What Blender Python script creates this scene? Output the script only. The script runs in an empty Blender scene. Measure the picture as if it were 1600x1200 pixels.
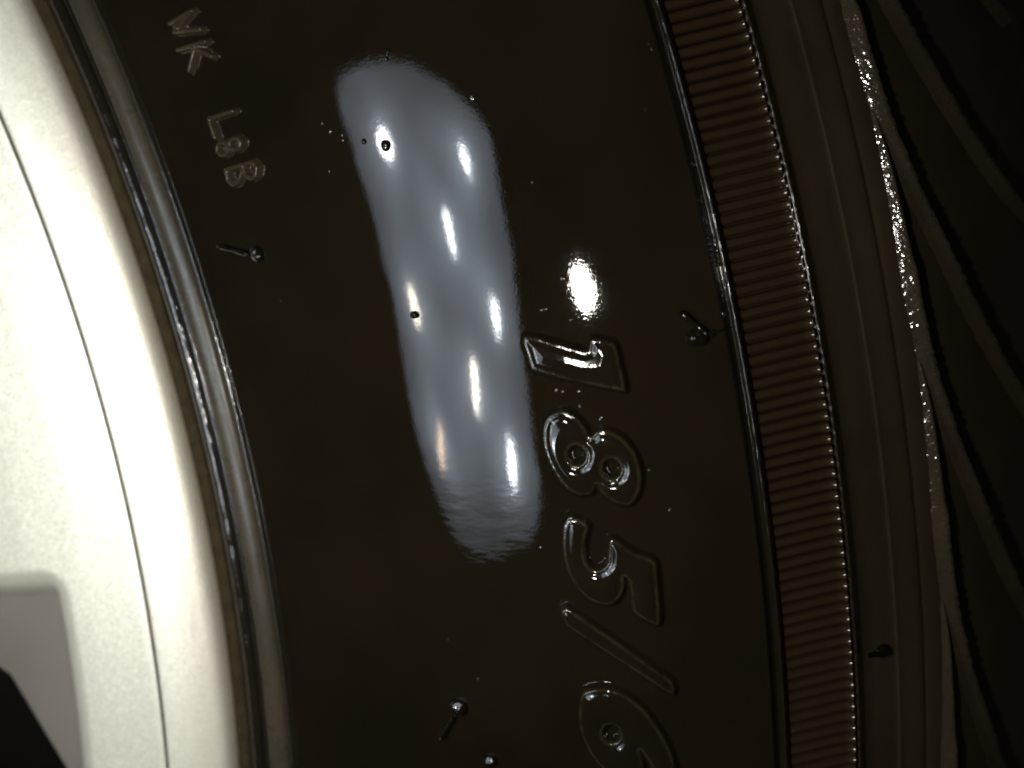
import bpy, math
import numpy as np
from mathutils import Matrix, Vector

MM = 0.001
scene = bpy.context.scene
C = scene.collection

# ---------------------------------------------------------------- camera
cam_d = bpy.data.cameras.new("camera")
cam_d.sensor_width = 36.0
cam_d.lens = 35.4984
cam_d.clip_start = 0.002
cam_d.clip_end = 20.0
cam_o = bpy.data.objects.new("camera", cam_d)
C.objects.link(cam_o)
CAM = [249.5554, 55.8089, 79.3823]
ROT = [[0.974646, -0.009788, 0.22354], [-0.024673, 0.988249, 0.150847], [-0.22239, -0.152538, 0.962951]]
m = Matrix(ROT).to_4x4()
m.translation = Vector(CAM) * MM
cam_o.matrix_world = m
cam_d.dof.use_dof = True
cam_d.dof.focus_distance = 0.0835
cam_d.dof.aperture_fstop = 22.0
scene.camera = cam_o
scene.render.engine = 'CYCLES'

# ---------------------------------------------------------------- world: a dark garage, faint warm fill
world = bpy.data.worlds.new("World")
scene.world = world
world.use_nodes = True
bg = world.node_tree.nodes["Background"]
bg.inputs["Color"].default_value = (1.0, 0.86, 0.66, 1)
bg.inputs["Strength"].default_value = 0.012

# ---------------------------------------------------------------- the phone's flash (the LED hand lamp is built as a thing further down)
ld = bpy.data.lights.new("phone_flash", 'AREA')
ld.shape = 'DISK'
ld.size = 0.0053
ld.energy = 0.058
ld.color = (1.0, 0.955, 0.87)
lo = bpy.data.objects.new("phone_flash", ld)
C.objects.link(lo)
lo.location = Vector((227.8, 47.1, 80.0)) * MM
lo.rotation_euler = (Vector((227.0, 40.0, 0.0)) - Vector((227.8, 47.1, 80.0))).to_track_quat('-Z', 'Y').to_euler()

scene.cycles.filter_width = 2.0
scene.view_settings.view_transform = 'Standard'
scene.view_settings.look = 'None'
scene.view_settings.exposure = 0.0
scene.view_settings.gamma = 1.0

# ---------------------------------------------------------------- measured data: (radius mm, angle rad) on the wheel
ONE = [(237.11, 0.201006), (239.399, 0.19693), (241.666, 0.192187), (242.078, 0.193068), (242.319, 0.195289), (242.829, 0.195244), (243.823, 0.193303), (244.152, 0.191915), (244.202, 0.186275), (244.268, 0.177616), (243.795, 0.177578), (241.404, 0.18119), (238.482, 0.186406), (237.366, 0.188799), (237.128, 0.189764), (237.015, 0.194963)]
EIGHT = [(237.821, 0.172742), (238.904, 0.173624), (239.838, 0.171467), (240.411, 0.167615), (240.835, 0.163718), (241.411, 0.165071), (242.144, 0.165007), (243.135, 0.162491), (244.002, 0.15703), (244.3, 0.15078), (244.111, 0.144777), (243.347, 0.139772), (242.42, 0.139418), (241.403, 0.141817), (240.805, 0.145604), (240.627, 0.147253), (240.212, 0.144699), (239.253, 0.144097), (238.224, 0.146768), (237.479, 0.151893), (236.993, 0.158525), (236.914, 0.164157), (237.197, 0.169565)]
EIGHT_PITS = [(239.437, 0.158037), (242.067, 0.151973)]
FIVE = [(238.229, 0.136949), (239.419, 0.133325), (239.095, 0.129448), (238.787, 0.123121), (239.032, 0.119034), (239.635, 0.117277), (240.428, 0.118674), (240.749, 0.121766), (240.983, 0.127233), (241.455, 0.127467), (242.774, 0.122699), (244.317, 0.119448), (244.44, 0.11436), (244.26, 0.09876), (243.721, 0.097685), (242.348, 0.101514), (242.199, 0.106313), (242.194, 0.112652), (241.793, 0.114734), (241.69, 0.111192), (241.208, 0.107317), (240.4, 0.105064), (239.112, 0.106083), (238.086, 0.109905), (237.324, 0.116163), (237.058, 0.124381), (237.302, 0.132432), (237.715, 0.135927)]
SLASH = [(236.253, 0.103119), (236.668, 0.104082), (237.12, 0.103049), (244.74, 0.077301), (244.962, 0.07449), (244.831, 0.072341), (244.299, 0.07333), (236.573, 0.097281), (236.109, 0.101464)]
SIX = [(237.152, 0.07133), (237.737, 0.073514), (239.095, 0.074483), (240.757, 0.072521), (242.163, 0.067669), (243.344, 0.060382), (244.002, 0.054717), (244.401, 0.049852), (244.64, 0.043328), (244.639, 0.037568), (244.311, 0.031707), (243.544, 0.029022), (242.914, 0.03221), (243.033, 0.03892), (242.759, 0.044682), (242.342, 0.048757), (241.735, 0.052389), (241.945, 0.047024), (241.701, 0.042381), (240.825, 0.040061), (239.513, 0.041801), (238.225, 0.046097), (237.342, 0.051818), (236.87, 0.058532), (236.823, 0.064491)]
SIX_PITS = [(239.455, 0.057834)]
LETTER_N = [[(213.489, 0.357081), (216.27, 0.355542)], [(216.27, 0.355542), (213.578, 0.353184)], [(213.578, 0.353184), (216.43, 0.347352)]]
LETTER_K = [[(213.242, 0.346199), (216.433, 0.342311)], [(214.702, 0.344051), (216.534, 0.335973)], [(215.076, 0.342696), (213.572, 0.336458)]]
LETTER_L = [[(213.745, 0.315229), (216.634, 0.312843)], [(213.745, 0.315229), (213.704, 0.307174)]]
DIGIT_8 = [[(214.781, 0.300467), (214.574, 0.299476), (214.249, 0.299052), (213.891, 0.299318), (213.596, 0.300209), (213.445, 0.301484), (213.481, 0.302797), (213.692, 0.303788), (214.022, 0.304191), (214.378, 0.303909), (214.668, 0.303019), (214.815, 0.301762), (214.781, 0.300467)], [(216.246, 0.299863), (216.058, 0.298959), (215.758, 0.298577), (215.426, 0.298828), (215.15, 0.299649), (215.006, 0.300819), (215.035, 0.30202), (215.227, 0.302924), (215.53, 0.303288), (215.861, 0.303024), (216.132, 0.302204), (216.273, 0.301049), (216.246, 0.299863)]]
LETTER_B = [[(213.666, 0.293306), (216.806, 0.291223), (217.07, 0.288629), (216.724, 0.285955), (216.099, 0.285481), (215.642, 0.287707), (215.566, 0.291116)], [(213.666, 0.293306), (213.547, 0.289127), (213.82, 0.286645), (214.406, 0.286407), (214.942, 0.28785), (215.592, 0.290775)]]
VENTS = [([(209.681, 0.265516), (211.622, 0.260903), (212.994, 0.257427)], (213.807, 0.25639), 0.747), ([(249.517, 0.198316), (250.448, 0.19383), (251.162, 0.189965)], (250.54, 0.189458), 0.862), ([(225.231, 0.058762), (224.555, 0.054021), (223.727, 0.048262)], (225.695, 0.062506), 0.805), ([], (228.251, 0.0417), 0.632), ([(261.487, 0.074187), (261.031, 0.074371), (260.581, 0.074771)], (262.116, 0.07377), 0.632), ([], (229.628, 0.277481), 0.46), ([], (227.979, 0.216509), 0.374), ([], (227.838, 0.28161), 0.23), ([(231.988, 0.304459), (232.146, 0.305557), (232.304, 0.306651)], (232.339, 0.307046), 0.23), ([(251.594, 0.189608), (252.508, 0.190054), (253.368, 0.190547)], (251.594, 0.189608), 0.345)]
SPECKS = [(198.256, 0.19502, 0.287), (198.159, 0.189917, 0.23), (198.268, 0.199114, 0.172), (200.673, 0.210716, 0.23), (200.711, 0.2067, 0.287), (200.761, 0.203292, 0.23), (201.128, 0.194979, 0.23), (206.216, 0.220327, 0.23), (206.161, 0.213006, 0.287), (206.069, 0.208743, 0.287), (206.029, 0.204478, 0.287), (206.026, 0.200789, 0.23), (200.729, 0.246749, 0.23), (200.726, 0.26149, 0.172), (198.138, 0.185473, 0.23), (198.51, 0.180686, 0.172), (252.932, 0.216564, 0.259), (252.944, 0.214942, 0.287), (252.957, 0.213318, 0.287), (252.97, 0.211693, 0.287), (252.985, 0.210066, 0.259), (241.165, 0.216906, 0.23), (239.235, 0.208281, 0.144), (238.852, 0.208188, 0.115), (237.883, 0.282107, 0.259), (225.014, 0.289705, 0.172), (224.56, 0.293647, 0.115), (226.024, 0.286857, 0.144), (225.933, 0.28506, 0.115), (223.775, 0.276347, 0.126), (246.187, 0.135284, 0.201), (235.051, 0.125915, 0.172), (252.244, 0.277757, 0.172), (252.076, 0.279552, 0.144), (252.928, 0.241588, 0.23), (252.854, 0.230279, 0.23), (252.966, 0.221752, 0.172), (252.976, 0.220136, 0.172), (252.977, 0.218327, 0.23), (252.956, 0.194517, 0.23), (242.361, 0.223856, 0.144), (243.633, 0.221503, 0.144), (244.992, 0.149318, 0.144), (241.879, 0.168567, 0.23), (240.377, 0.173939, 0.172), (238.71, 0.180615, 0.172), (239.21, 0.179823, 0.144), (240.503, 0.178924, 0.144), (241.077, 0.202936, 0.172), (227.781, 0.074513, 0.172), (240.653, 0.249686, 0.115), (250.595, 0.261229, 0.115), (214.808, 0.235031, 0.115), (271.43, 0.192931, 0.172), (268.624, 0.186218, 0.172), (268.586, 0.178943, 0.144), (225.293, 0.089886, 0.086), (215.673, 0.085764, 0.086), (246.238, 0.117174, 0.086), (244.912, 0.106547, 0.086)]
LAMP = [(139.63, 72.57), (138.07, 69.6), (139.11, 66.21), (140.02, 61.05), (141.41, 55.3), (143.43, 50.78), (144.03, 46.09), (143.95, 40.07), (144.8, 35.34), (145.03, 29.26), (144.73, 21.79), (144.53, 15.5), (145.35, 9.36), (146.99, 4.64), (148.49, 1.17), (151.68, -1.9), (154.34, -4.43), (158.44, -7.85), (162.93, -9.89), (167.76, -10.33), (174.35, -9.38), (182.44, -6.96), (190.3, -3.42), (196.07, -1.48), (200.09, 1.57), (202.56, 4.88), (203.35, 8.45), (202.64, 12.91), (202.25, 17.39), (202.22, 23.02), (202.45, 27.54), (202.23, 31.96), (202.4, 37.51), (202.77, 41.95), (203.52, 47.49), (203.5, 51.83), (202.7, 57.12), (202.44, 62.45), (202.56, 66.72), (201.6, 70.33), (199.13, 72.74), (194.32, 74.94), (188.22, 77.06), (180.53, 78.79), (171.85, 79.34), (166.38, 79.2), (156.95, 77.85), (148.07, 76.22), (142.44, 74.44)]
LEDS = [((158.79, 66.59), (158.86, 61.99), 5.47, (0.9, 0.95, 1.0), 150.0), ((191.55, 66.72), (192.7, 62.33), 1.24, (0.9, 0.95, 1.0), 140.0), ((180.3, 55.08), (181.04, 47.29), 1.11, (0.9, 0.95, 1.0), 150.0), ((157.16, 38.52), (157.24, 31.41), 1.42, (1.0, 0.9, 0.68), 120.0), ((194.23, 41.46), (194.08, 34.89), 1.3, (0.9, 0.95, 1.0), 150.0), ((182.08, 29.35), (180.21, 19.01), 1.19, (1, 0.93, 0.78), 140.0), ((161.07, 14.0), (158.04, 4.54), 1.49, (1, 0.72, 0.52), 45.0), ((192.96, 16.51), (193.39, 8.28), 1.38, (0.9, 0.95, 1.0), 150.0)]
PUCKER = [0.227855, 0.031395, -0.000796]
STRAND_PH = 0.2795
HOLE = [(166.85609542347868, 0.036231437152058545), (175.56387417574456, -0.013398795531088793)]
STRAND = [(267.75, 0.325), (267.9, 0.31), (267.95, 0.2795), (268.05, 0.2636), (268.3, 0.2472), (268.9, 0.2322), (269.9, 0.2165), (271.2, 0.2004), (273.4, 0.1766), (276.2, 0.152), (280, 0.128), (285, 0.106)]
RIM = [(150, -11), (165, -9), (172, -8.6), (178, -8.6), (184, -8.8), (189.9, -9.2), (190.25, -9.35), (190.36, -10.1), (190.52, -10.1), (190.65, -9.35), (191, -9.3), (192.5, -9.6), (194, -10.1), (195.2, -10.65), (195.9, -11.05), (196.4, -11.55), (196.7, -12.3), (196.8, -13.2)]
BEAD = [(198.2, -12.6), (199.0, -11.9), (199.4, -11.3), (199.8, -10.92), (200.3, -10.85), (200.7, -11.05), (200.9, -11.35), (201.1, -10.85), (201.35, -10.7), (201.6, -10.85), (201.75, -11.25), (201.9, -10.45), (202.05, -9.95), (202.4, -9.75), (203.0, -9.7), (203.5, -9.78), (203.9, -9.95), (204.2, -10.3), (204.4, -9.6), (204.65, -9.45), (204.9, -9.65), (205.1, -9.0), (205.35, -8.15), (205.6, -7.82), (205.85, -7.9), (206.05, -8.1)]
BAND = [(252.55, -0.92), (252.7, -1.1), (252.85, -1.5), (253.2, -1.75), (253.55, -1.35), (253.85, -1.75), (254, -2.75), (259.35, -5.85), (259.6, -5.1), (259.9, -5.2), (260.2, -5.8)]
SHO = [(260.5, -6.3), (264, -9.2), (266.5, -11.2), (268.3, -12.9), (272, -17), (278, -25), (284, -34), (290, -46), (294, -58)]
TOOTH = 0.003712
SIDE = [(float(r), float(-(r - 241) ** 2 / 152)) for r in np.linspace(206.2, 252.4, 60)]
PROFILE = np.array(RIM + BEAD + SIDE + BAND + SHO)


def zp(r):
    return np.interp(r, PROFILE[:, 0], PROFILE[:, 1])


# ---------------------------------------------------------------- materials
def new_mat(name):
    mt = bpy.data.materials.new(name)
    mt.use_nodes = True
    nt = mt.node_tree
    return mt, nt, nt.nodes["Principled BSDF"]


def node(nt, kind, **kw):
    n = nt.nodes.new(kind)
    for k, v in kw.items():
        setattr(n, k, v)
    return n


def noise(nt, coord, scale, detail=3.0, rough=0.6):
    n = node(nt, "ShaderNodeTexNoise")
    n.inputs["Scale"].default_value = scale
    n.inputs["Detail"].default_value = detail
    n.inputs["Roughness"].default_value = rough
    nt.links.new(coord, n.inputs["Vector"])
    return n.outputs["Fac"]


def ramp(nt, fac, stops):
    n = node(nt, "ShaderNodeValToRGB")
    e = n.color_ramp.elements
    e[0].position, e[0].color = stops[0][0], stops[0][1]
    e[1].position, e[1].color = stops[-1][0], stops[-1][1]
    for p, c in stops[1:-1]:
        x = e.new(p)
        x.color = c
    nt.links.new(fac, n.inputs["Fac"])
    return n.outputs["Color"]


def maprange(nt, fac, a, b, c, d):
    n = node(nt, "ShaderNodeMapRange")
    for i, v in zip(("From Min", "From Max", "To Min", "To Max"), (a, b, c, d)):
        n.inputs[i].default_value = v
    nt.links.new(fac, n.inputs["Value"])
    return n.outputs["Result"]


def bump(nt, height, strength, dist, normal=None):
    n = node(nt, "ShaderNodeBump")
    n.inputs["Strength"].default_value = strength
    n.inputs["Distance"].default_value = dist
    nt.links.new(height, n.inputs["Height"])
    if normal is not None:
        nt.links.new(normal, n.inputs["Normal"])
    return n.outputs["Normal"]


def rubber(name, col=(0.0066, 0.0049, 0.0026), rough=(0.015, 0.045), fine=0.00002, grain=4500.0, spec=0.3, wave=0.00003):
    mt, nt, b = new_mat(name)
    co = node(nt, "ShaderNodeTexCoord").outputs["Object"]
    big = noise(nt, co, 60.0, 4)
    lo_c = tuple(c * 0.8 for c in col) + (1,)
    hi_c = (col[0] * 1.3, col[1] * 1.2, col[2] * 1.15, 1)
    nt.links.new(ramp(nt, big, [(0.3, lo_c), (0.7, hi_c)]), b.inputs["Base Color"])
    nt.links.new(maprange(nt, noise(nt, co, 350.0, 4), 0.3, 0.7, rough[0], rough[1]), b.inputs["Roughness"])
    b.inputs["Specular IOR Level"].default_value = spec
    n1 = bump(nt, noise(nt, co, 260.0, 2), 1.0, wave)
    n2 = bump(nt, noise(nt, co, grain, 2, 0.7), 1.0, fine, n1)
    nt.links.new(n2, b.inputs["Normal"])
    return mt


M_SIDE = rubber("wet_rubber", fine=0.0000017, wave=0.000008)
M_BEAD = rubber("bead_rubber", col=(0.010, 0.008, 0.0055), fine=0.00004, grain=1900, rough=(0.05, 0.12), spec=0.5)
M_GUARD = rubber("pale_guard_rubber", col=(0.036, 0.030, 0.0195), fine=0.000012, grain=2600, rough=(0.22, 0.36), spec=0.25)  # paler and rougher than the sidewall
M_LET = rubber("edge_rubber", col=(0.008, 0.0064, 0.0038), fine=0.000007, grain=4600, wave=0.000006, rough=(0.04, 0.12))
M_BAND = rubber("band_rubber", col=(0.0195, 0.0138, 0.0070), fine=0.000014, grain=3000, rough=(0.12, 0.24), spec=0.4)
M_SHO = rubber("shoulder_rubber", col=(0.027, 0.0215, 0.012), fine=0.000010, grain=3000, rough=(0.3, 0.5), spec=0.3)
M_RIB = rubber("rib_rubber", col=(0.022, 0.018, 0.011), fine=0.00013, grain=1250, rough=(0.07, 0.16), spec=0.6)
M_VENT = rubber("vent_rubber", col=(0.004, 0.0033, 0.0023), fine=0.00002, grain=1800, rough=(0.06, 0.16))


def lit_edges(mt):
    """raised edges: their dull brown light mixed into the colour, grainier than the faces"""
    nt = mt.node_tree
    b = nt.nodes["Principled BSDF"]
    co = node(nt, "ShaderNodeTexCoord").outputs["Object"]
    at = node(nt, "ShaderNodeAttribute", attribute_name="edge").outputs["Fac"]
    k = node(nt, "ShaderNodeMath", operation='MULTIPLY')
    nt.links.new(at, k.inputs[0])
    nt.links.new(maprange(nt, noise(nt, co, 900.0, 4, 0.7), 0.35, 0.65, 0.15, 1.0), k.inputs[1])
    mx = node(nt, "ShaderNodeMix", data_type='RGBA')
    nt.links.new(k.outputs[0], mx.inputs["Factor"])
    nt.links.new(b.inputs["Base Color"].links[0].from_socket, mx.inputs["A"])
    mx.inputs["B"].default_value = (0.024, 0.0178, 0.009, 1)  # brown light along the numeral edges, painted into the base colour
    nt.links.new(mx.outputs["Result"], b.inputs["Base Color"])
    hgt = node(nt, "ShaderNodeMath", operation='MULTIPLY')
    nt.links.new(at, hgt.inputs[0])
    nt.links.new(noise(nt, co, 2600.0, 2, 0.6), hgt.inputs[1])
    nt.links.new(bump(nt, hgt.outputs[0], 1.0, 0.00004, b.inputs["Normal"].links[0].from_socket), b.inputs["Normal"])


M_GLYPH = rubber("numeral_rubber", col=(0.0066, 0.0051, 0.0029), fine=0.000003, grain=4600, wave=0.000008, rough=(0.03, 0.08))
lit_edges(M_GLYPH)
# the sidewall is puckered over one spot: a few shallow ripples
nt = M_SIDE.node_tree
co = node(nt, "ShaderNodeTexCoord").outputs["Object"]
dist = node(nt, "ShaderNodeVectorMath", operation='DISTANCE')
nt.links.new(co, dist.inputs[0])
dist.inputs[1].default_value = tuple(PUCKER)
mask = maprange(nt, dist.outputs["Value"], 0.0025, 0.0062, 1.0, 0.0)
wv = node(nt, "ShaderNodeTexNoise")
wv.inputs["Scale"].default_value = 620.0
wv.inputs["Detail"].default_value = 2.0
mp = node(nt, "ShaderNodeMapping")
mp.inputs["Scale"].default_value = (0.45, 1.3, 1.0)
mp.inputs["Rotation"].default_value = (0, 0, -0.5)
nt.links.new(co, mp.inputs["Vector"])
nt.links.new(mp.outputs["Vector"], wv.inputs["Vector"])
mul = node(nt, "ShaderNodeMath", operation='MULTIPLY')
nt.links.new(wv.outputs["Fac"], mul.inputs[0])
nt.links.new(mask, mul.inputs[1])
pb = nt.nodes["Principled BSDF"]
# and its grain grows coarser outwards
sx = node(nt, "ShaderNodeSeparateXYZ")
nt.links.new(co, sx.inputs[0])
cx = node(nt, "ShaderNodeCombineXYZ")
nt.links.new(sx.outputs["X"], cx.inputs["X"])
nt.links.new(sx.outputs["Y"], cx.inputs["Y"])
ln = node(nt, "ShaderNodeVectorMath", operation='LENGTH')
nt.links.new(cx.outputs[0], ln.inputs[0])
gm = node(nt, "ShaderNodeMath", operation='MULTIPLY')
nt.links.new(maprange(nt, ln.outputs["Value"], 0.2325, 0.2400, 0.0, 1.0), gm.inputs[0])
nt.links.new(noise(nt, co, 3600.0, 2, 0.7), gm.inputs[1])
nt.links.new(bump(nt, gm.outputs[0], 1.0, 0.0000032, pb.inputs["Normal"].links[0].from_socket), pb.inputs["Normal"])
prev = pb.inputs["Normal"].links[0].from_socket
nt.links.new(bump(nt, mul.outputs[0], 1.0, 0.000022, prev), pb.inputs["Normal"])



def alloy(name):
    mt, nt, b = new_mat(name)
    co = node(nt, "ShaderNodeTexCoord").outputs["Object"]
    vor = node(nt, "ShaderNodeTexVoronoi")
    vor.inputs["Scale"].default_value = 6800.0
    nt.links.new(co, vor.inputs["Vector"])
    sep = node(nt, "ShaderNodeSeparateColor")
    nt.links.new(vor.outputs["Color"], sep.inputs["Color"])
    nt.links.new(ramp(nt, sep.outputs["Red"], [(0.0, (0.82, 0.75, 0.60, 1)), (0.8, (0.90, 0.84, 0.69, 1)), (1.0, (0.97, 0.89, 0.68, 1))]),
                 b.inputs["Base Color"])
    b.inputs["Metallic"].default_value = 0.6
    b.inputs["Roughness"].default_value = 0.5
    # flakes: every cell leans its own way
    sub = node(nt, "ShaderNodeVectorMath", operation='SUBTRACT')
    nt.links.new(vor.outputs["Color"], sub.inputs[0])
    sub.inputs[1].default_value = (0.5, 0.5, 0.5)
    sc = node(nt, "ShaderNodeVectorMath", operation='SCALE')
    nt.links.new(sub.outputs[0], sc.inputs[0])
    sc.inputs["Scale"].default_value = 0.13
    geo = node(nt, "ShaderNodeNewGeometry")
    add = node(nt, "ShaderNodeVectorMath", operation='ADD')
    nt.links.new(geo.outputs["Normal"], add.inputs[0])
    nt.links.new(sc.outputs[0], add.inputs[1])
    nrm = node(nt, "ShaderNodeVectorMath", operation='NORMALIZE')
    nt.links.new(add.outputs[0], nrm.inputs[0])
    nt.links.new(nrm.outputs[0], b.inputs["Normal"])
    return mt


M_ALLOY = alloy("silver_flake_paint")
# the same paint with the soft shade of the window recesses painted in
M_RECESS = alloy("silver_paint_with_painted_shade")
nt = M_RECESS.node_tree
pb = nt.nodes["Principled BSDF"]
shade_fac = node(nt, "ShaderNodeAttribute", attribute_name="painted_shade").outputs["Fac"]
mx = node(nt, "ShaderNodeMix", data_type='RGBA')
nt.links.new(shade_fac, mx.inputs["Factor"])
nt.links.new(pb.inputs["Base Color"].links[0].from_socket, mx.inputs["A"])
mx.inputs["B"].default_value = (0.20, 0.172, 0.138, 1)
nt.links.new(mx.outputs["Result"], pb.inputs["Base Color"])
nt.links.new(maprange(nt, shade_fac, 0.0, 1.0, 0.6, 0.15), pb.inputs["Metallic"])
nt.links.new(maprange(nt, shade_fac, 0.0, 1.0, 0.5, 0.7), pb.inputs["Roughness"])


def simple(name, col, rough, metallic=0.0, fine=0.00001, grain=2500):
    mt, nt, b = new_mat(name)
    co = node(nt, "ShaderNodeTexCoord").outputs["Object"]
    f = noise(nt, co, 700.0, 5, 0.7)
    nt.links.new(ramp(nt, f, [(0.3, tuple(c * 0.6 for c in col) + (1,)), (0.7, tuple(min(1, c * 1.35) for c in col) + (1,))]), b.inputs["Base Color"])
    b.inputs["Roughness"].default_value = rough
    b.inputs["Metallic"].default_value = metallic
    b.inputs["Specular IOR Level"].default_value = 0.5 if rough < 0.7 else 0.1
    nt.links.new(bump(nt, noise(nt, co, grain, 2), 1.0, fine), b.inputs["Normal"])
    return mt


M_SEAM = simple("grey_groove_dirt", (0.26, 0.25, 0.22), 0.8)
M_GRIME = simple("brown_brake_grime", (0.026, 0.018, 0.007), 0.85)
M_DARK = simple("dark_cast_iron", (0.012, 0.009, 0.008), 0.7)
M_DROP = simple("wet_speck", (0.01, 0.008, 0.005), 0.05, fine=0.000001)


# ---------------------------------------------------------------- mesh helpers
def link(name, verts, faces, mat, parent=None, smooth=True):
    me = bpy.data.meshes.new(name)
    me.from_pydata([tuple(v) for v in verts], [], [tuple(f) for f in faces])
    me.update()
    if smooth:
        me.polygons.foreach_set("use_smooth", [True] * len(me.polygons))
    me.materials.append(mat)
    o = bpy.data.objects.new(name, me)
    C.objects.link(o)
    o.parent = parent
    return o


def root(name, label, cat):
    o = bpy.data.objects.new(name, None)
    o.empty_display_size = 0.02
    C.objects.link(o)
    o["label"], o["category"] = label, cat
    return o


def resample(pts, n=4, sharp=False):
    """smooth (Catmull-Rom) or straight resampling of an open profile"""
    P = np.array(pts, float)
    out = []
    for i in range(len(P) - 1):
        p0, p1, p2, p3 = P[max(i - 1, 0)], P[i], P[i + 1], P[min(i + 2, len(P) - 1)]
        for k in range(n):
            t = k / n
            if sharp:
                out.append(p1 + (p2 - p1) * t)
            else:
                out.append(0.5 * (2 * p1 + (p2 - p0) * t + (2 * p0 - 5 * p1 + 4 * p2 - p3) * t * t + (3 * p1 - p0 - 3 * p2 + p3) * t ** 3))
    out.append(P[-1])
    return np.array(out)


def lathe(name, prof, mat, parent, segs=900, wobble=None):
    prof = np.asarray(prof, float)
    n = len(prof)
    ph = np.linspace(0, 2 * math.pi, segs, endpoint=False)
    r = np.repeat(prof[None, :, 0], segs, 0)
    z = np.repeat(prof[None, :, 1], segs, 0)
    if wobble is not None:
        dz = wobble(r, ph[:, None])
        z = z + dz
    V = np.stack([r * np.cos(ph)[:, None], r * np.sin(ph)[:, None], z], -1).reshape(-1, 3) * MM
    F = []
    for s in range(segs):
        a, b = s * n, ((s + 1) % segs) * n
        for k in range(n - 1):
            F.append((a + k, a + k + 1, b + k + 1, b + k))
    return link(name, V, F, mat, parent)


def surf(r, ph, h):
    """point h mm off the tyre / rim surface"""
    e = 0.05
    s = (zp(r + e) - zp(r - e)) / (2 * e)
    q = 1.0 / np.sqrt(1 + s * s)
    rr = r - s * q * h
    zz = zp(r) + q * h
    return np.stack([rr * np.cos(ph), rr * np.sin(ph), zz], -1) * MM


def closed_smooth(pts, n=4):
    P = np.array(pts, float)
    N = len(P)
    out = []
    for i in range(N):
        p0, p1, p2, p3 = P[i - 1], P[i], P[(i + 1) % N], P[(i + 2) % N]
        for k in range(n):
            t = k / n
            out.append(0.5 * (2 * p1 + (p2 - p0) * t + (2 * p0 - 5 * p1 + 4 * p2 - p3) * t * t + (3 * p1 - p0 - 3 * p2 + p3) * t ** 3))
    return np.array(out)


R0, PH0 = 240.0, 0.2


def loc2(pts):
    P = np.asarray(pts, float)
    return np.stack([P[..., 0] - R0, (P[..., 1] - PH0) * R0], -1)


def seg_dist(X, A, B):
    d = B - A
    L = np.maximum((d * d).sum(-1), 1e-12)
    t = np.clip(((X[:, None] - A[None]) * d[None]).sum(-1) / L[None], 0, 1)
    q = A[None] + t[..., None] * d[None]
    return np.sqrt(((X[:, None] - q) ** 2).sum(-1)).min(1)


def poly_sdf(X, P):
    """signed distance, positive inside"""
    A, B = P, np.roll(P, -1, 0)
    d = seg_dist(X, A, B)
    inside = np.zeros(len(X), bool)
    for (x1, y1), (x2, y2) in zip(A, B):
        c = (y1 > X[:, 1]) != (y2 > X[:, 1])
        with np.errstate(divide='ignore', invalid='ignore'):
            xi = (x2 - x1) * (X[:, 1] - y1) / (y2 - y1) + x1
        inside ^= c & (X[:, 0] < xi)
    return np.where(inside, d, -d)


def sstep(a, b, x):
    t = np.clip((x - a) / (b - a), 0, 1)
    return t * t * (3 - 2 * t)


def field(name, lo, hi, step, hfun, keep, mat, parent, attr=None):
    """a relief skin over the tyre: grid in (radial, tangential) mm around R0, PH0"""
    xs = np.arange(lo[0], hi[0] + step, step)
    ys = np.arange(lo[1], hi[1] + step, step)
    X, Y = np.meshgrid(xs, ys, indexing='ij')
    P = np.stack([X.ravel(), Y.ravel()], -1)
    h, k = hfun(P), None
    k = keep(P)
    V = surf(R0 + P[:, 0], PH0 + P[:, 1] / R0, h)
    nx, ny = len(xs), len(ys)
    K = k.reshape(nx, ny)
    q = K[:-1, :-1] & K[1:, :-1] & K[1:, 1:] & K[:-1, 1:]
    I = np.arange(nx * ny).reshape(nx, ny)
    ii = np.argwhere(q)
    F = np.stack([I[ii[:, 0], ii[:, 1]], I[ii[:, 0] + 1, ii[:, 1]], I[ii[:, 0] + 1, ii[:, 1] + 1], I[ii[:, 0], ii[:, 1] + 1]], -1)
    used = np.unique(F)
    mp = -np.ones(nx * ny, int)
    mp[used] = np.arange(len(used))
    o = link(name, V[used].tolist(), mp[F].tolist(), mat, parent)
    if attr is not None:
        a = o.data.attributes.new(attr[0], 'FLOAT', 'POINT')
        a.data.foreach_set("value", attr[1](P)[used].astype(np.float32))
    return o


def vnoise(X, scale, seed):
    """cheap smooth value noise in 2-D"""
    rng = np.random.default_rng(seed)
    G = rng.random((256, 256))
    U = X * scale + 1000
    i = np.floor(U).astype(int)
    t = U - i
    t = t * t * (3 - 2 * t)
    g = lambda a, b: G[(i[:, 0] + a) % 256, (i[:, 1] + b) % 256]
    return (g(0, 0) * (1 - t[:, 0]) + g(1, 0) * t[:, 0]) * (1 - t[:, 1]) + (g(0, 1) * (1 - t[:, 0]) + g(1, 1) * t[:, 0]) * t[:, 1]


# ================================================================= the tyre
tyre = root("car_tyre", "glossy wet black tyre sidewall with raised size number and ribbed band", "tyre")

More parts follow.
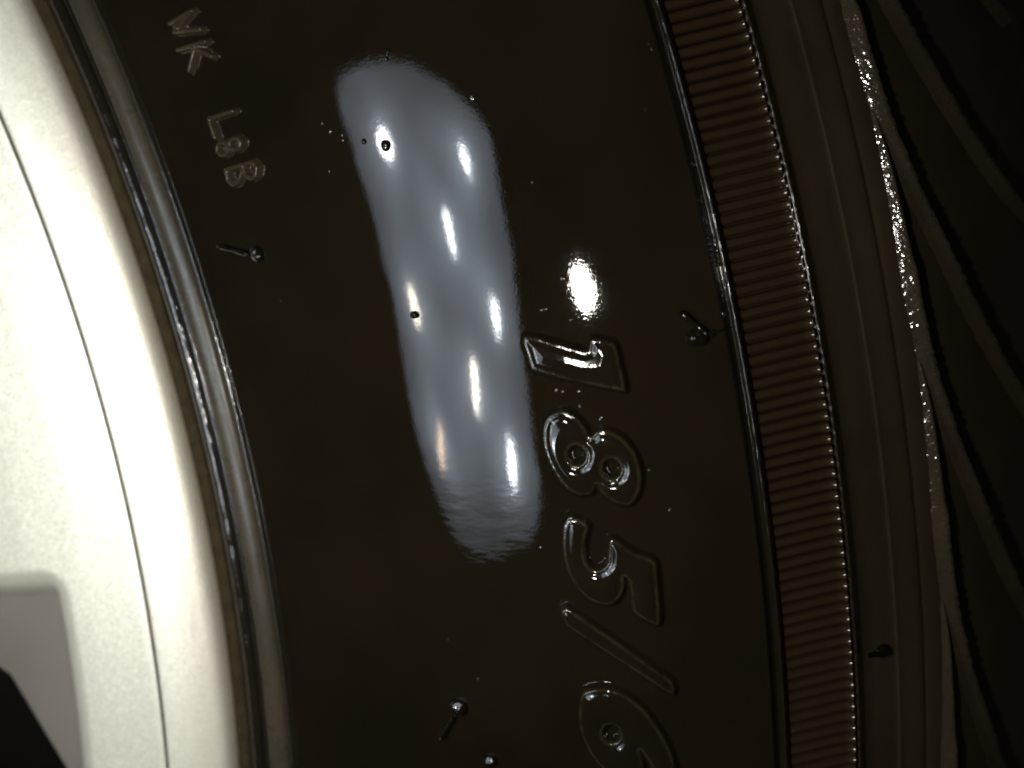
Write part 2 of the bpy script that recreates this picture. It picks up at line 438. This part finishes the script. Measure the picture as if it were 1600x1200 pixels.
bead_prof = [(195.4, -16.0), (197.4, -13.6)] + BEAD + [SIDE[0]]
gi = [i for i, q in enumerate(bead_prof) if abs(q[0] - 201.75) < 1e-6][0]
gj = [i for i, q in enumerate(bead_prof) if abs(q[0] - 204.2) < 1e-6][0]
rough_ring = lambda r, ph: 0.07 * np.sin(ph * 420 + 3 * np.sin(ph * 37)) * np.exp(-((r - 200.3) / 0.7) ** 2) * np.sin(ph * 61)
lathe("bead", resample(bead_prof[:gi + 1], 4), M_BEAD, tyre, segs=1440, wobble=rough_ring)
lathe("rim_guard", resample(bead_prof[gi:gj + 1], 4), M_GUARD, tyre)
lathe("bead_groove", resample(bead_prof[gj:], 4), M_BEAD, tyre)
lathe("sidewall", resample(SIDE, 2), M_SIDE, tyre)
lathe("band_edge", resample([SIDE[-1]] + BAND[:7], 4), M_LET, tyre, segs=1440)
lathe("band_bed", resample(BAND[6:], 4), M_BAND, tyre, segs=1440)
sho_prof = [BAND[-1], SHO[0], (262.0, -7.55), (263.2, -8.6), (263.5, -8.75), (264.0, -9.2), (265.6, -10.45), (265.9, -10.85), (266.3, -11.1), (267.2, -11.8)] + SHO[3:]
lathe("shoulder", resample(sho_prof, 3), M_SHO, tyre)
back = [SHO[-1], (297, -72), (298, -95), (297, -118), (292, -140), (280, -160), (262, -180), (241, -186), (215, -181), (200, -175)]
lathe("tread", resample(back, 3), M_SHO, tyre, segs=360)


# ---- ribs of the serrated band: one shared ridge mesh, a part each
def ridge_mesh(mat):
    nl, nc = 15, 7
    V, F = [], []
    half = 0.5 * TOOTH * 257 * 0.91
    for i in range(nl):
        t = i / (nl - 1)
        r = 254.0 + t * 5.35
        zb = -2.3 + (r - 254.0) / 5.4 * (-3.1) - 0.46
        flare = 0.42 * max(0.0, (t - 0.86) / 0.14) ** 2
        for j in range(nc):
            a = math.pi * j / (nc - 1)
            V.append((r * MM, half * math.cos(a) * MM, (zb + flare + 0.9 * math.sin(a) ** 0.7 + (0.02 if 0 < j < nc - 1 else 0)) * MM))
    for i in range(nl - 1):
        for j in range(nc - 1):
            a = i * nc + j
            F.append((a, a + nc, a + nc + 1, a + 1))
    me = bpy.data.meshes.new("band_ridge")
    me.from_pydata(V, [], F)
    me.update()
    me.polygons.foreach_set("use_smooth", [True] * len(F))
    me.materials.append(mat)
    return me, V, F


rm, RV, RF = ridge_mesh(M_BAND)
NT = int(round(2 * math.pi / TOOTH))
PITCH = 2 * math.pi / NT
seen = range(-14, 98)
for k in seen:
    o = bpy.data.objects.new("band_ridge", rm)
    o.rotation_euler = (0, 0, k * PITCH)
    C.objects.link(o)
    o.parent = tyre
V, F = [], []
RVn = np.array(RV)
for k in range(NT):
    if k - NT in seen or k in seen:
        continue
    c, s = math.cos(k * PITCH), math.sin(k * PITCH)
    base = len(V)
    V += np.stack([RVn[:, 0] * c - RVn[:, 1] * s, RVn[:, 0] * s + RVn[:, 1] * c, RVn[:, 2]], -1).tolist()
    F += [tuple(base + i for i in f) for f in RF]
rest = link("far_band_ridges", V, F, M_BAND, tyre)
rest["kind"] = "stuff"


# ---- thin twisted cords either side of the band
def cord(name, r, z, rad, amp, per, mat):
    segs, nc = 2400, 6
    ph = np.linspace(0, 2 * math.pi, segs, endpoint=False)
    rr = rad * (1 + amp * np.sin(ph * per) + 0.12 * np.sin(ph * 977))
    V = []
    for j in range(nc):
        a = 2 * math.pi * j / nc
        V.append(np.stack([(r + rr * math.cos(a)) * np.cos(ph), (r + rr * math.cos(a)) * np.sin(ph), z + rr * math.sin(a)], -1))
    V = np.stack(V, 1).reshape(-1, 3) * MM
    F = [(s * nc + j, ((s + 1) % segs) * nc + j, ((s + 1) % segs) * nc + (j + 1) % nc, s * nc + (j + 1) % nc) for s in range(segs) for j in range(nc)]
    return link(name, V, F, mat, tyre)


cord("inner_cord", 253.55, -1.42, 0.17, 0.2, 733, M_LET)
cord("outer_cord", 259.78, -5.2, 0.16, 0.2, 733, M_LET)


# ---- buttress ribs sweeping out from the shoulder line
def strand_mesh():
    P = resample(STRAND, 13)
    n = len(P)
    nc = 9
    V, F = [], []
    rng = np.random.default_rng(5)
    for i in range(n):
        t = i / (n - 1)
        a = P[max(i - 1, 0)]
        b = P[min(i + 1, n - 1)]
        d = np.array([b[0] - a[0], (b[1] - a[1]) * 270])
        d /= np.linalg.norm(d)
        nr, nt_ = -d[1], d[0]
        w = 0.74 * min(1, 0.25 + 3 * t) * (1 + 0.06 * rng.normal())
        hgt = 1.2 * min(1, 0.25 + 3.5 * t) + 0.05 * rng.normal() * min(1, 4 * t)
        for j in range(nc):
            q = -1 + 2 * j / (nc - 1)
            h = hgt * (1 - abs(q) ** 1.1) - 0.06
            r = P[i, 0] + nr * q * w
            ph = P[i, 1] - STRAND_PH + nt_ * q * w / 270
            V.append(surf(np.array([r]), np.array([ph]), np.array([h]))[0])
    for i in range(n - 1):
        for j in range(nc - 1):
            a = i * nc + j
            F.append((a, a + 1, a + nc + 1, a + nc))
    me = bpy.data.meshes.new("shoulder_rib")
    me.from_pydata([tuple(v) for v in V], [], F)
    me.update()
    me.polygons.foreach_set("use_smooth", [True] * len(F))
    me.materials.append(M_RIB)
    return me


sm = strand_mesh()
NS = 78
for k in range(NS):
    a = STRAND_PH + (k - 6) * (2 * math.pi / NS)
    o = bpy.data.objects.new("shoulder_rib", sm)
    o.rotation_euler = (0, 0, a)
    C.objects.link(o)
    o.parent = tyre


# ---- raised size numerals
def glyph(name, pts, pits=(), pit_r=0.75, height=0.7, smooth=3, label=None):
    P = loc2(closed_smooth(pts, smooth))
    H = [loc2([p])[0] for p in pits]

    def sd(X):
        d = poly_sdf(X, P)
        for hc in H:
            q = (X - hc) * np.array([1.0, 0.9])
            d = np.minimum(d, np.sqrt((q * q).sum(1)) - pit_r)
        return d

    def lip(X):
        return 0.45 + 0.75 * vnoise(X, 0.8, 17)

    def hf(X):
        d = sd(X)
        wall = sstep(-0.5, 0.10, d)
        crown = sstep(0.05, 0.75, d)
        return height * (0.78 * wall + 0.22 * crown) + 0.20 * sstep(-0.6, 2.4, d) * wall + lip(X) * (0.028 * np.exp(-((poly_sdf(X, P) + 0.6) / 0.14) ** 2) + 0.035 * np.exp(-((d - 0.14) / 0.12) ** 2)) - 0.03 * (1 - wall)

    o = field(name, P.min(0) - 1.1, P.max(0) + 1.1, 0.07, hf, lambda X: sd(X) > -0.98, M_GLYPH, tyre,
              attr=("edge", lambda X: 0.55 * lip(X) * np.exp(-((poly_sdf(X, P) + 0.6) / 0.17) ** 2) + 0.9 * np.exp(-((sd(X) - 0.1) / 0.15) ** 2)))
    if label:
        o["label"] = label
    return o


glyph("raised_numeral", ONE, height=0.7, smooth=2, label="raised numeral 1 beside the pale lamp reflection")
glyph("raised_numeral", EIGHT, EIGHT_PITS, label="raised numeral 8 with two round pits")
glyph("raised_numeral", FIVE, label="raised numeral 5 below the 8")
glyph("raised_slash", SLASH, height=0.6, smooth=1)
glyph("raised_numeral", SIX, SIX_PITS, label="raised numeral 6 cut off by the lower edge")


M_SMALL = rubber("brown_letter_rubber", col=(0.026, 0.0195, 0.011), fine=0.00003, grain=2000, rough=(0.05, 0.12), spec=0.5)  # brown tone, paler than the sidewall


# ---- small mould letters near the bead
def stroke_glyph(name, lines, w=0.24, height=0.6, label=None):
    A, B = [], []
    for l in lines:
        q = loc2(l)
        A += list(q[:-1])
        B += list(q[1:])
    A, B = np.array(A), np.array(B)

    def hf(X):
        d = seg_dist(X, A, B)
        return height * sstep(w + 0.22, w * 0.35, d) - 0.02

    lo = np.minimum(A, B).min(0) - 0.5
    hi = np.maximum(A, B).max(0) + 0.5
    o = field(name, lo, hi, 0.05, hf, lambda X: seg_dist(X, A, B) < w + 0.22, M_SMALL, tyre)
    if label:
        o["label"] = label
    return o


stroke_glyph("small_letter", LETTER_N, label="small raised letter N near the rim")
stroke_glyph("small_letter", LETTER_K, label="small raised letter K near the rim")
stroke_glyph("small_letter", LETTER_L, label="small raised letter L near the rim")
stroke_glyph("small_letter", DIGIT_8, label="small raised numeral 8 near the rim")
stroke_glyph("small_letter", LETTER_B, label="small raised letter B near the rim")


# ---- vent spews: little rubber beads with a bent whisker
def tube(pts, rad, nc=8):
    P = np.array(pts)
    V, F = [], []
    n = len(P)
    for i in range(n):
        d = P[min(i + 1, n - 1)] - P[max(i - 1, 0)]
        d /= np.linalg.norm(d)
        a = np.cross(d, [0, 0, 1.0])
        a /= np.linalg.norm(a)
        b = np.cross(a, d)
        for j in range(nc):
            t = 2 * math.pi * j / nc
            V.append(P[i] + (a * math.cos(t) + b * math.sin(t)) * rad[i])
    for i in range(n - 1):
        for j in range(nc):
            k = (j + 1) % nc
            F.append((i * nc + j, i * nc + k, (i + 1) * nc + k, (i + 1) * nc + j))
    F.append(tuple(range(nc)))
    F.append(tuple(reversed(range((n - 1) * nc, n * nc))))
    return V, F


def bead_dome(r, ph, rad, flat=0.62, nu=14, nv=8, rough=0.0):
    """dome with a soft skirt, on the tyre surface"""
    V, F = [], []
    for i in range(nv):
        t = i / (nv - 1) * math.pi * 0.62
        for j in range(nu):
            a = 2 * math.pi * j / nu
            wob = 1 + rough * (math.sin(2 * a + 40 * ph) + 0.6 * math.sin(3 * a + 90 * r) + 0.5 * math.sin(5 * t + 2 * a))
            rho = rad * math.sin(t) * wob
            h = rad * flat * (math.cos(t) + 0.2) * wob
            V.append(surf(np.array([r + rho * math.cos(a)]), np.array([ph + rho * math.sin(a) / r]), np.array([h]))[0])
    for i in range(nv - 1):
        for j in range(nu):
            k = (j + 1) % nu
            F.append((i * nu + j, (i + 1) * nu + j, (i + 1) * nu + k, i * nu + k))
    return V, F


for line, (cr, cp), rad in VENTS:
    V, F = bead_dome(cr, cp, rad, rough=0.09)
    nub = link("vent_nub", V, F, M_VENT, tyre)
    if line:
        L = resample(line, 3)
        hs = np.linspace(0.30, 0.42, len(L)) if rad > 0.4 else np.full(len(L), 0.05)
        pts = surf(L[:, 0], L[:, 1], hs)
        n = len(L)
        rr = [(0.27 if rad > 0.4 else 0.13) * MM * (0.55 if i in (0, n - 1) else 0.85 + 0.2 * math.sin(1.7 * i + cr)) for i in range(n)]
        V, F = tube(pts, rr)
        link("whisker", V, F, M_VENT, nub)

# ================================================================= wet specks
V, F = [], []
for r, ph, rad in SPECKS:
    v, f = bead_dome(r, ph, rad, 0.22, 10, 6, 0.08)
    b = len(V)
    V += v
    F += [tuple(b + i for i in q) for q in f]
sp = link("wet_specks", V, F, M_DROP)
sp["kind"] = "stuff"
sp["label"] = "tiny shining wet specks scattered over the black sidewall"
sp["category"] = "specks"

# ================================================================= the alloy wheel
wheel = root("alloy_wheel", "overexposed silver alloy wheel rim with thin groove line", "wheel")
flange = [p for p in RIM if p[0] >= 190.6]
lathe("rim_groove", resample([p for p in RIM if 190.2 < p[0] < 190.7], 4), M_SEAM, wheel)
lathe("rim_flange", resample(flange + [(196.7, -15.5), (195.5, -18.0)], 4), M_ALLOY, wheel)
lathe("grime_ring", resample([(196.75, -12.9), (197.3, -12.55), (197.9, -12.55), (198.6, -12.5)], 4), M_GRIME, wheel)

NW = 9
PER = 2 * math.pi / NW
EDGE_PH, EDGE_R = 0.116, 180.9
PW = 0.50
PC = EDGE_PH - PW / 2


def face_z(r, ph):
    a = (ph - PC + PER / 2) % PER - PER / 2
    y = (np.abs(a) - PW / 2) * 178.0          # <0 inside the window
    x = r - EDGE_R
    rc = 2.2
    qx, qy = x + rc, y + rc
    d = np.sqrt(np.maximum(qx, 0) ** 2 + np.maximum(qy, 0) ** 2) + np.minimum(np.maximum(qx, qy), 0) - rc   # <0 inside
    inn = np.maximum(-d, 0)
    dep = 2.0 * sstep(-1.3, 2.8, -d) + 0.36 * np.maximum(inn - 0.8, 0)
    # opening behind a slanted edge
    px, py = HOLE[0][0], (HOLE[0][1] - EDGE_PH) * 178.0
    dx, dy = HOLE[1][0] - HOLE[0][0], (HOLE[1][1] - HOLE[0][1]) * 178.0
    L = math.hypot(dx, dy)
    hd = ((r - px) * dy - (y - py) * dx) / L      # >0 on the opening side
    op = np.where(d < -1.0, np.maximum(hd, 0), 0)
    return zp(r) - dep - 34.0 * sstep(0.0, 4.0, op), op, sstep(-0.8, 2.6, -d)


rs = np.concatenate([np.linspace(140, 160, 12, endpoint=False), np.linspace(160, 190.25, 110)])
phs = np.concatenate([np.linspace(-0.18, 0.5, 420, endpoint=False), np.linspace(0.5, 2 * math.pi - 0.18, 700, endpoint=False)])
RR, PP = np.meshgrid(rs, phs, indexing='ij')
ZZ, OP, SHADE = face_z(RR, PP)
V = np.stack([RR * np.cos(PP), RR * np.sin(PP), ZZ], -1).reshape(-1, 3) * MM
nr, npz = RR.shape
gone = (OP > 3.6)
F = []
for i in range(nr - 1):
    for j in range(npz):
        k = (j + 1) % npz
        if gone[i, j] and gone[i + 1, j] and gone[i, k] and gone[i + 1, k]:
            continue
        F.append((i * npz + j, (i + 1) * npz + j, (i + 1) * npz + k, i * npz + k))
sf = link("spoke_face", V, F, M_RECESS, wheel)
at = sf.data.attributes.new("painted_shade", 'FLOAT', 'POINT')
at.data.foreach_set("value", SHADE.reshape(-1).astype(np.float32))
lathe("rim_barrel", resample([(189.5, -14.0), (180, -22), (170, -40), (168, -90), (172, -160)], 3), M_DARK, wheel, segs=180)
lathe("brake_disc", [(30, -75), (135, -75), (136, -80)], M_DARK, wheel, segs=120)

# ================================================================= the LED hand lamp held over the wheel (mirrored in the wet sidewall)
lamp = root("led_hand_lamp", "slim rectangular LED hand lamp held over the wheel rim", "lamp")
LC = np.array([173.0, 36.0])
LZ = 85.0
lamp.location = Vector((LC[0], LC[1], LZ)) * MM


def emissive(name, col, strength):
    mt, nt, b = new_mat(name)
    b.inputs["Base Color"].default_value = (0.5, 0.5, 0.5, 1)
    b.inputs["Roughness"].default_value = 0.4
    b.inputs["Emission Color"].default_value = col + (1,)
    b.inputs["Emission Strength"].default_value = strength
    return mt


OUT = closed_smooth([(x, y, 0) for x, y in LAMP], 3)[:, :2] - LC
M_FACE = emissive("frosted_lamp_lens", (0.74, 0.86, 1.0), 3.6)
M_HOUSE = simple("lamp_housing_plastic", (0.03, 0.03, 0.03), 0.5)
n = len(OUT)


def extrude(name, poly, z0, z1, mat, grow=0.0):
    c = poly.mean(0)
    d = poly - c
    P = poly + d / np.linalg.norm(d, axis=1)[:, None] * grow
    V = [(x * MM, y * MM, z0 * MM) for x, y in P] + [(x * MM, y * MM, z1 * MM) for x, y in P]
    k = len(P)
    F = [tuple(range(k)), tuple(reversed(range(k, 2 * k)))] + [(i, (i + 1) % k, k + (i + 1) % k, k + i) for i in range(k)]
    return link(name, V, F, mat, lamp, smooth=False)


extrude("housing", OUT, 0.6, 22.0, M_HOUSE, 1.2)
# frosted lens: a fine sheet that glows most over each chip
gx = np.arange(OUT[:, 0].min(), OUT[:, 0].max() + 0.7, 0.7)
gy = np.arange(OUT[:, 1].min(), OUT[:, 1].max() + 0.7, 0.7)
GX, GY = np.meshgrid(gx, gy, indexing='ij')
GP = np.stack([GX.ravel(), GY.ravel()], -1)
sdl = poly_sdf(GP, OUT)
glow = np.full(len(GP), 4.0)
for (ax, ay), (bx, by), w, col, st in LEDS:
    c = (np.array([ax, ay]) + np.array([bx, by])) / 2 - LC
    q = GP - c
    d2 = (q ** 2).sum(1)
    glow += 2.4 * np.exp(-d2 / (2 * 8.0 ** 2)) + 4.5 * np.exp(-d2 / (2 * 3.6 ** 2))
glow *= 0.62 + 0.38 * sstep(0.0, 13.0, sdl)
glow *= 0.5 + 0.5 * sstep(-45.0, -24.0, GP[:, 1])
glow *= 0.85 + 0.3 * vnoise(GP, 0.12, 4)
I = np.arange(len(GP)).reshape(GX.shape)
keep = (sdl > -0.4).reshape(GX.shape)
q = keep[:-1, :-1] & keep[1:, :-1] & keep[1:, 1:] & keep[:-1, 1:]
ii = np.argwhere(q)
F = np.stack([I[ii[:, 0], ii[:, 1]], I[ii[:, 0], ii[:, 1] + 1], I[ii[:, 0] + 1, ii[:, 1] + 1], I[ii[:, 0] + 1, ii[:, 1]]], -1)
used = np.unique(F)
mpi = -np.ones(len(GP), int)
mpi[used] = np.arange(len(used))
lens = link("lens", [(x * MM, y * MM, 0.0) for x, y in GP[used]], mpi[F].tolist(), M_FACE, lamp)
at = lens.data.attributes.new("glow", 'FLOAT', 'POINT')
at.data.foreach_set("value", glow[used].astype(np.float32))
nt = M_FACE.node_tree
an = node(nt, "ShaderNodeAttribute", attribute_name="glow")
nt.links.new(an.outputs["Fac"], nt.nodes["Principled BSDF"].inputs["Emission Strength"])
t = np.linspace(0, 2 * math.pi, 24, endpoint=False)
for (ax, ay), (bx, by), w, col, st in LEDS:
    A, B = np.array([ax, ay]) - LC, np.array([bx, by]) - LC
    c, d = (A + B) / 2, (B - A) / 2
    L = np.linalg.norm(d)
    nrm = np.array([-d[1], d[0]]) / L
    P = np.array([c + d * math.cos(a) + nrm * w / 2 * math.sin(a) * abs(math.sin(a)) ** 0.6 for a in t])
    extrude("led", P, -0.9, -0.45, emissive("led_chip", col, st))
